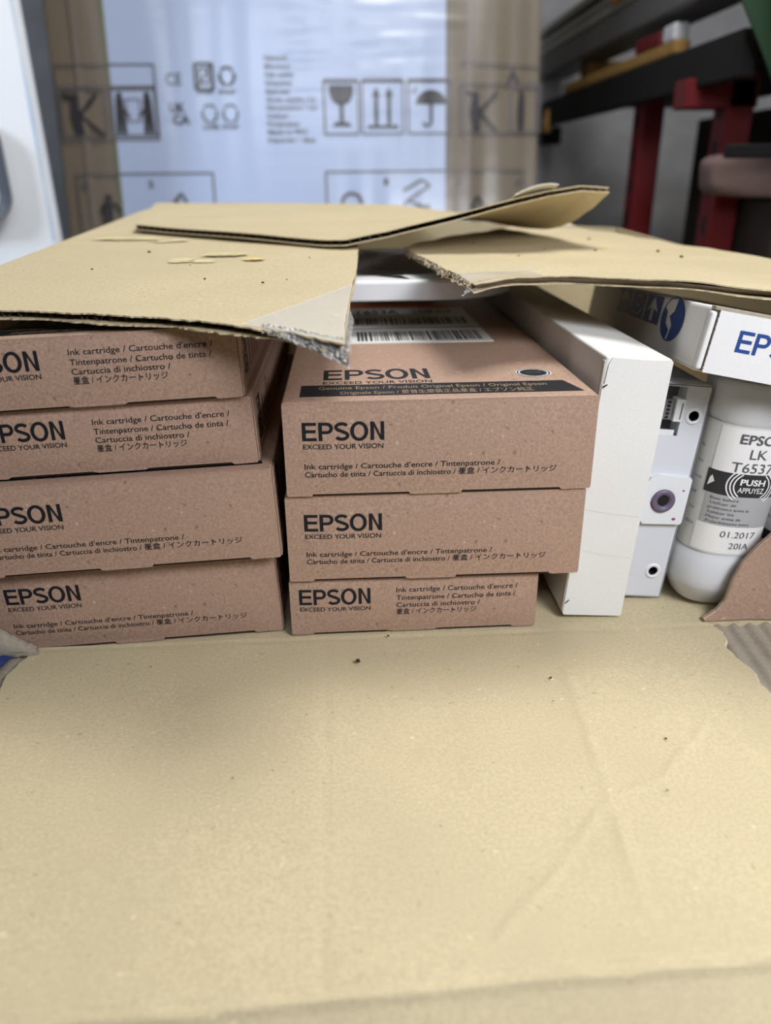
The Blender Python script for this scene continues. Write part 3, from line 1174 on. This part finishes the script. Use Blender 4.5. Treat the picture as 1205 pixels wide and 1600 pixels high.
GL, GC = 'brown ink cartridge boxes in the left stack', 'brown ink cartridge boxes in the middle stack'
ink_box('two', .26, (-.0372, .0110, .0), .0, -2.8, 'r', 'wide brown ink cartridge box at the bottom of the left stack', GL)
ink_box('two', .26, (-.0346, .0010, .0484), .4, -2.4, 'r', 'wide brown ink cartridge box second from the bottom of the left stack', GL)
ink_box('four', .26, (-.0429, .0085, .0958), .1, -2.4, 'r', 'narrow brown ink cartridge box second from the top of the left stack', GL)
ink_box('four', .26, (-.0470, .0050, .1291), .5, -2.4, 'r', 'narrow brown ink cartridge box on top of the left stack, under the left flap', GL)
ink_box('four', .40, (-.0322, .0055, 0), .3, 0, 'l', 'narrow brown ink cartridge box at the bottom of the middle stack', GC)
ink_box('two', .40, (-.0313, .0030, .0332), -.3, 0, 'l', 'wide brown ink cartridge box in the middle of the middle stack', GC)
ink_box('two', .40, (-.0298, .0010, .0804), 0, 0, 'l', 'wide brown ink cartridge box with white barcode labels on top of the middle stack', GC, True)

# ------------------------------------------------------------------ white round lid lying on the middle stack
ld = root('spool_flange', (.030, .158, .1275))
tag(ld, 'white round-cornered plastic spool flange lying over the middle stack in the gap between flaps', 'spool')
b = MB()


def lid_outline(inset):
    pts = []
    x0, x1, y0, y1, r = -.085 + inset, .085 - inset, inset, .24 - inset, .060
    for cx, cy, a0 in ((x1 - r, y0 + r * .8, -90), (x1 - r, y1 - r, 0), (x0 + r, y1 - r, 90), (x0 + r, y0 + r * .8, 180)):
        for i in range(13):
            a = R(a0 + 90 * i / 12)
            pts.append((cx + r * math.cos(a), cy + (r * .8 if cy < .12 else r) * math.sin(a)))
    return pts


rings = [(.001, .0212), (0, .0222), (0, .0318), (.0006, .0330), (.0020, .0337), (.0080, .0337), (.0095, .0330), (.034, .0330), (.036, .0322), (.036, .0212)]
vs = [Vector((x, y, z)) for ins, z in rings for x, y in lid_outline(ins)]
n = 52
fs = [[j * n + i, j * n + (i + 1) % n, (j + 1) * n + (i + 1) % n, (j + 1) * n + i] for j in range(len(rings) - 1) for i in range(n)]
fs += [[(len(rings) - 1) * n + i, (len(rings) - 1) * n + (i + 1) % n, (i + 1) % n, i] for i in range(n)]
b.add(vs, fs, 'white_lid')
b.build('rim', ld)
b = MB()
b.box(-.05, .05, .19, .225, .0009, .0214, 'white_lid', .002, 2)
b.build('foot', ld)

# ------------------------------------------------------------------ tall white box standing on edge
wb = root('white_carton_box', (.1458, .012, .0002), (0, R(4.0), 0))
tag(wb, 'slim white card box standing on edge right of the middle stack', 'box')
WW, WH, WL = .0325, .1405, .37
b = MB()
b.box(-WW, 0, .0008, WL, 0, WH, 'white_card', .0012, 3)
b.build('body', wb)
b = MB()
wz = [(-WW, .0012), (-WW + .0008, .0002), (-.0008, .0002), (0, .0012), (-.0003, .045), (.0001, .09), (0, WH - .0012), (-.0009, WH - .0003), (-.012, WH - .0008), (-WW + .003, WH - .0003), (-WW + .0016, WH - .0035), (-WW + .0010, WH - .0130), (-WW, WH - .0135), (-WW + .0002, .09), (-WW, .05)]
b.prism(wz, lambda x, z: Vector((x, 0, z)), lambda x, z: Vector((x, .00078, z)), 'white_card')
wf = lambda x, z: Vector((x, -.0001, z))
b.line([(-WW + .001, .0625), (-WW + .014, .0605), (-.001, .0590)], .00018, wf, 'card_crease')
b.line([(-WW + .002, .0395), (-WW + .018, .0365), (-.001, .0355)], .00018, wf, 'card_crease')
b.poly([(-WW + .0003, WH - .0155), (-WW + .0026, WH - .0135), (-WW + .0024, WH - .0130), (-WW + .0003, WH - .0142)], wf, 'slot')
b.poly([(-WW + .0003, .0075), (-WW + .0022, .0098), (-WW + .0024, .0090), (-WW + .0004, .0066)], wf, 'slot')
b.build('end_flap', wb)
b = MB()
b.box(-WW - .0006, -WW, .0006, .0035, .002, WH - .002, 'card_crease', .0002, 1)
b.build('side_seam', wb)

# ------------------------------------------------------------------ grey cartridge with ink port
gc = root('grey_ink_cartridge', (.1745, .030, .0002), (0, R(5.5), 0))
tag(gc, 'grey plastic ink cartridge with a violet stained port, between white box and bottle', 'ink cartridge')
GW, GH, GD = .0255, .1225, .20


def gf(d=0.0):
    return lambda x, z: Vector((x, d, z))


def plate_with_holes(mb, x0, x1, z0, z1, holes, y, m, depth):
    """front plate built as strips around round holes (each hole a full-width band) and hole barrels"""
    z = z0
    for (hx, hz, r) in sorted(holes, key=lambda q: q[1]):
        lo, hi = hz - r * 1.3, hz + r * 1.3
        mb.poly([(x0, z), (x1, z), (x1, lo), (x0, lo)], gf(y), m)
        n = 40
        rect, circ = [], []
        for i in range(n + 1):
            a = 2 * PI * i / n + PI / 4
            c, s_ = math.cos(a), math.sin(a)
            circ.append((hx + r * c, hz + r * s_))
            k = []
            if c > 1e-9:
                k.append((x1 - hx) / c)
            if c < -1e-9:
                k.append((x0 - hx) / c)
            if s_ > 1e-9:
                k.append((hi - hz) / s_)
            if s_ < -1e-9:
                k.append((lo - hz) / s_)
            q = min(k)
            rect.append((hx + c * q, hz + s_ * q))
        mb.strip(circ, rect, gf(y), m)
        for cx_, cz_ in ((x0, lo), (x1, lo), (x1, hi), (x0, hi)):
            best = sorted(rect, key=lambda p: math.hypot(p[0] - cx_, p[1] - cz_))[:2]
            mb.poly([(cx_, cz_), best[0], best[1]], gf(y), m)
        vs = [Vector((px, y, pz)) for px, pz in circ] + [Vector((px, y + depth, pz)) for px, pz in circ]
        mb.add(vs, [[i, i + 1, i + 1 + n + 1, i + n + 1] for i in range(n)], 'hole')
        mb.disc(hx, hz, r, gf(y + depth), 'hole', 24)
        z = hi
    mb.poly([(x0, z), (x1, z), (x1, z1), (x0, z1)], gf(y), m)


b = MB()
b.box(-GW, 0, .012, GD, 0, GH, 'plastic', .001, 2)
# shell sides up to the front plate (left open behind the notch)
for args in ((-.0008, 0, .0005, .0125, 0, GH), (-GW, -GW + .0008, .0005, .0125, 0, GH * .80), (-GW, 0, .0005, .0125, 0, .0008), (-GW, 0, .0005, .0125, GH - .0008, GH)):
    b.box(*args, 'plastic', .0002, 1)
NX0, NX1, NZ0, NZ1 = -GW, -.0130, .0985, GH - .0012
plate_with_holes(b, -GW, 0, 0, NZ0 - .003, [(-.0077, .0167, .0026)], .0005, 'plastic', .011)
plate_with_holes(b, NX1, 0, NZ0 - .003, GH, [(-.0066, .1065, .0027)], .0005, 'plastic', .011)
b.poly([(-GW, NZ0 - .003), (NX1 - .002, NZ0 - .003), (NX1 - .002, NZ0), (-GW, NZ0)], gf(.0005), 'plastic_lt')
b.poly([(-GW, NZ1), (NX1, NZ1), (NX1, GH), (-GW, GH)], gf(.0005), 'plastic')
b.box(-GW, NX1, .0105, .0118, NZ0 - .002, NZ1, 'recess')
b.box(NX1, NX1 + .0007, .0006, .0115, NZ0 - .003, NZ1, 'plastic', .0001, 1)
b.build('shell', gc)
b = MB()
b.box(NX1 - .0045, NX1 + .0005, -.0006, .006, .1030, .1150, 'plastic_lt', .0004, 2)
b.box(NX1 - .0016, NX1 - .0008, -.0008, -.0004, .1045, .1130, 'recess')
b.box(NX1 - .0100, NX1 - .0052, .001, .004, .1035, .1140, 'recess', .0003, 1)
for k in range(5):
    b.box(NX1 - .0085, NX1 - .0070, .0002, .0012, .1045 + .002 * k, .1054 + .002 * k, 'hole')
b.build('latch', gc)
for hx, hz, r in ((-.0077, .0167, .0026), (-.0066, .1065, .0027)):
    b = MB()
    b.lathe([(r, -.0002), (r + .0006, -.0006), (r + .0016, -.0006), (r + .0020, .0002)], 'plastic_lt', 40, lambda p, hx=hx, hz=hz: Vector((hx + p.x, p.z + .0004, hz + p.y)), close=False)
    b.build('hole_rim', gc)
b = MB()
pr = [(-.0245, .0492), (-.0215, .0462), (-.0010, .0470), (-.0002, .0480), (-.0002, .0728), (-.0010, .0738), (-.0185, .0745), (-.0225, .0725), (-.0245, .0690)]
b.prism(pr, gf(-.0028), gf(.0008), 'plastic_lt')
b.disc(-.0052, .0500, .0008, gf(-.0029), 'magenta', 12, 1.4)
b.disc(-.0035, .0665, .0006, gf(-.0029), 'magenta', 12)
port = b.build('port_block', gc)
b = MB()
pl = lambda p: Vector((-.0135 + p.x * .98, -.0028 - p.z, .0603 + p.y))
b.lathe([(.0064, 0), (.0066, .0008), (.0060, .0017), (.0048, .0019), (.0036, .0013), (.0030, .0002)], 'rubber', 48, pl, close=False)
b.disc(0, 0, .0031, lambda x, y: pl(Vector((x, y, .0003))), 'hole', 24)
b.ring(0, 0, .0062, .0070, lambda x, y: pl(Vector((x, y, .0001))), 'magenta', 40, 1, PI * 1.05, PI * 1.9)
b.build('port_seal', gc)


# ------------------------------------------------------------------ ink bottles
def bottle(loc, lean, label, kind, height):
    t = root('ink_bottle', loc, (0, R(lean), 0))
    tag(t, label, 'bottle', 'ink bottles at the right end of the carton')
    r0 = .0212
    z_lab0, z_lab1 = .0325, .1030
    b = MB()
    k = height - .118
    b.lathe([(.0150, 0), (.0160, .0006), (.0218, .0105), (.0226, .0125), (.0228, .016), (.0226, z_lab0 - .003), (r0 - .0002, z_lab0 - .001), (r0 - .0002, z_lab1 + .001), (r0 + .0008, z_lab1 + .003), (r0 + .0008, .1150 + k), (r0 + .0002, .1165 + k), (r0 - .0020, .1178 + k), (.0130, height)], 'bottle', 64, None, True, 2.6)
    b.build('bottle_body', t)

    def sup(a, rr=r0):
        c, s_ = math.cos(a), math.sin(a)
        q = (abs(c) ** 2.6 + abs(s_) ** 2.6) ** (-1 / 2.6)
        return Vector((rr * q * c, rr * q * s_, 0))

    def wrap(s_, z, off=0.0):
        """s_: distance round the bottle from its front, to the right"""
        a = -PI / 2 + s_ / r0
        return sup(a, r0 + off) + Vector((0, 0, z))

    def W(off):
        return lambda s_, z: wrap(s_, z, off)

    def patch(mb, s0, s1, z0, z1, off, m):
        n = max(2, int(abs(s1 - s0) / .0012))
        A = [(lerp(s0, s1, i / n), z0) for i in range(n + 1)]
        B = [(lerp(s0, s1, i / n), z1) for i in range(n + 1)]
        mb.strip(A, B, W(off), m)
    b = MB()
    patch(b, -.055, .055, z_lab0, z_lab1, .0002, 'label_side')
    if kind == 'main':
        L0, L1 = -.0200, .0160
        patch(b, L0, L1, .0885 - .010, z_lab1 - .001, .0004, 'label_white')
        patch(b, L0, L1, .0785, .0885, .0005, 'label_white')
        patch(b, L0 - .0015, L1, .0660, .0785, .0005, 'label_black')
        patch(b, L0 + .0005, L1, .0490, .0660, .0005, 'label_grey')
        patch(b, L0 - .001, L1, .0335, .0490, .0005, 'label_white')
        c0 = -.0005
        b.text('EPSON', -.0105, .0945, .0225, .0048, W(.0008), 'grey_print', .015)
        b.text('LK', -.0045, .0868, .0085, .0050, W(.0008), 'grey_print', .0)
        b.text('T6537', -.0115, .0795, .0205, .0050, W(.0008), 'grey_print', .0)
        for k_ in range(3):
            b.ring(c0 + .001, .0723, .0074 + .0014 * k_, .0080 + .0014 * k_, W(.0008), 'label_white', 16, 1.15, -PI * .28, PI * .28)
            b.ring(c0 + .001, .0723, .0074 + .0014 * k_, .0080 + .0014 * k_, W(.0008), 'label_white', 16, 1.15, PI * .72, PI * 1.28)
        b.poly([(L0, .0695), (L0 + .003, .0725), (L0 + .0015, .0755), (L0 + .0005, .0740)], W(.0008), 'label_white')
        b.text('PUSH', c0 - .0052, .0728, .0125, .0032, W(.0009), 'label_white', .03)
        b.text('APPUYEZ', c0 - .0056, .0686, .0132, .0028, W(.0009), 'label_white', .01)
        for k_, s_ in enumerate(('Best before', 'Utiliser de', 'préférence avant le', 'haltbar bis', 'Mejor antes de', 'Preferibilmente entro')):
            b.text(s_, L0 + .003 + .0004 * (k_ % 2), .0632 - .0026 * k_, (.013, .012, .0195, .012, .0165, .021)[k_], .0014, W(.0008), 'grey_print')
        b.text('01.2017', -.0085, .0430, .0180, .0034, W(.0008), 'grey_print', -.004)
        b.text('20IA', -.0030, .0366, .0105, .0034, W(.0008), 'grey_print', -.004)
    else:
        patch(b, -.030, .020, .058, .076, .0005, 'label_black')
        patch(b, -.030, .020, .0385, .058, .0005, 'label_white')
        patch(b, -.034, .020, .0325, .0385, .0005, 'label_black')
        b.text('EPSON', -.024, .092, .021, .0048, W(.0008), 'grey_print', .015)
        b.text('LK', -.0180, .084, .008, .0046, W(.0008), 'grey_print')
        b.text('PUSH', -.0240, .0645, .012, .003, W(.0008), 'label_white', .02)
        b.text('01.2017', -.0215, .0490, .0170, .0034, W(.0008), 'grey_print')
    for k_, s_ in enumerate(('max', 'min ink', 'recycle', 'ml', 'do not open', 'ISO')):
        b.text(s_, -.0305 + .0005 * k_, .088 - .0085 * k_, .0035 + .001 * (k_ % 3), .0016, W(.0006), 'grey_print')
    b.build('bottle_label', t)
    return t


bottle((.1995, .0352, .0017), 5.0, 'milky ink bottle labelled T6537 and 01.2017, leaning beside the grey cartridge', 'main', .1240)
bottle((.2475, .0385, .0014), 4.0, 'ink bottle with a black label band, behind the torn cardboard at the right edge', 'side', .1180)

# ------------------------------------------------------------------ white carton box with blue print on top of the bottles
EX = Vector((.9723, -.1589, -.1715))
ED = Vector((.1462, .9857, -.0842))
EZ = EX.cross(ED).normalized()
eb = root('blue_print_box', (.1603, 0, .1376))
eb.rotation_euler = Matrix(((EX.x, ED.x, EZ.x), (EX.y, ED.y, EZ.y), (EX.z, ED.z, EZ.z))).to_euler()
tag(eb, 'flat white corrugated box with blue lettering and handling symbols, lying on the bottles', 'box')
EW, EH, EL = .070, .0296, .32
b = MB()
b.box(0, EW, .004, EL, 0, EH, 'white_corr', .0016, 3)
# rounded left flange folded round to the front edge
b.box(-.0001, .0028, -.0005, .0045, .0012, EH - .0020, 'white_corr', .0012, 3)
b.box(.0026, EW - .002, .0012, .0042, .0008, EH - .0008, 'kraft_core')
b.box(.001, EW, .0000, .006, EH - .0014, EH + .0004, 'kraft_torn', .0004, 1)


def sd(d, z):
    return Vector((-.00012, d, z))


bl, wc = 'blue_ink', 'white_corr'
sd2 = lambda d, z: Vector((-.0002, d, z))
for k in range(3):
    d0 = .086 + .0405 * k
    b.poly([(d0, .0132), (d0 + .038, .0132), (d0 + .038, .0327 - .004), (d0, .0327 - .004)], sd, bl)
# arrow
c = .105
b.poly([(c - .003, .0145), (c + .003, .0145), (c + .003, .0215), (c + .012, .0200), (c, .0280), (c - .012, .0200), (c - .003, .0215)], sd2, wc)
# hands round a box
c = .1455
b.frame(c - .006, .0205, c + .006, .0265, .0007, sd2, wc)
b.line([(c - .013, .0250), (c - .012, .0190), (c - .004, .0150)], .0010, sd2, wc)
b.line([(c + .013, .0250), (c + .012, .0190), (c + .004, .0150)], .0010, sd2, wc)
# umbrella
c = .186
b.poly([(c + .014 * math.cos(a), .0215 + .0062 * math.sin(a)) for a in [PI * i / 16 for i in range(17)]], sd2, wc)
b.line([(c, .0215), (c, .0150), (c + .004, .0150)], .0008, sd2, wc)
# round recycling dot
c, z_ = .060, .0190
sx = 1.9
b.ring(c, z_, .0108, .0116, sd, bl, 48, sx)
b.poly([(c + sx * .0108 * math.cos(a), z_ + .0108 * math.sin(a)) for a in [PI * (.55 + .95 * i / 20) for i in range(21)]] + [(c - .002, z_ - .003), (c + .006, z_ + .001), (c - .001, z_ + .004)], sd, bl)
b.poly([(c + sx * .0108 * math.cos(a), z_ + .0108 * math.sin(a)) for a in [PI * (-.45 + .6 * i / 14) for i in range(15)]] + [(c + .012, z_ + .003), (c + .010, z_ - .003), (c + .001, z_ - .006)], sd, bl)
b.build('body', eb)
b = MB()
fp = [(.0036, .0004)] + [(EW, .0004), (EW, EH - .0010)]
n = 46
fp += [(.0036 + .0004 * fbm(i * .9, 3.1), lerp(EH - .0012, .0008, i / n)) for i in range(n + 1)]
b.prism(fp, lambda x, z: Vector((x, -.0008, z)), lambda x, z: Vector((x, 0.0004, z)), 'white_corr')
b.logo(.0146, .0118, .0385, .0097, lambda x, z: Vector((x, -.00095, z)), 'blue_ink')
b.build('end_flap', eb)

# ------------------------------------------------------------------ blue plastic at the lower left


def bag(u, v):
    x, y = lerp(-.24, -.172, u), lerp(-.06, -.004, v)
    return Vector((x, y, .0035 + .006 * (1 - u) + .003 * fbm(x * 90, y * 90, 2) + .0015 * fbm(x * 260, y * 260, 3)))


b = MB()
b.slab(bag, 40, 36, 0, -.0010, 'blue_bag', UPZ)
bg_o = b.build('plastic_bag')
tag(bg_o, 'crumpled blue plastic bag beside the lower left corner of the open carton', 'bag')
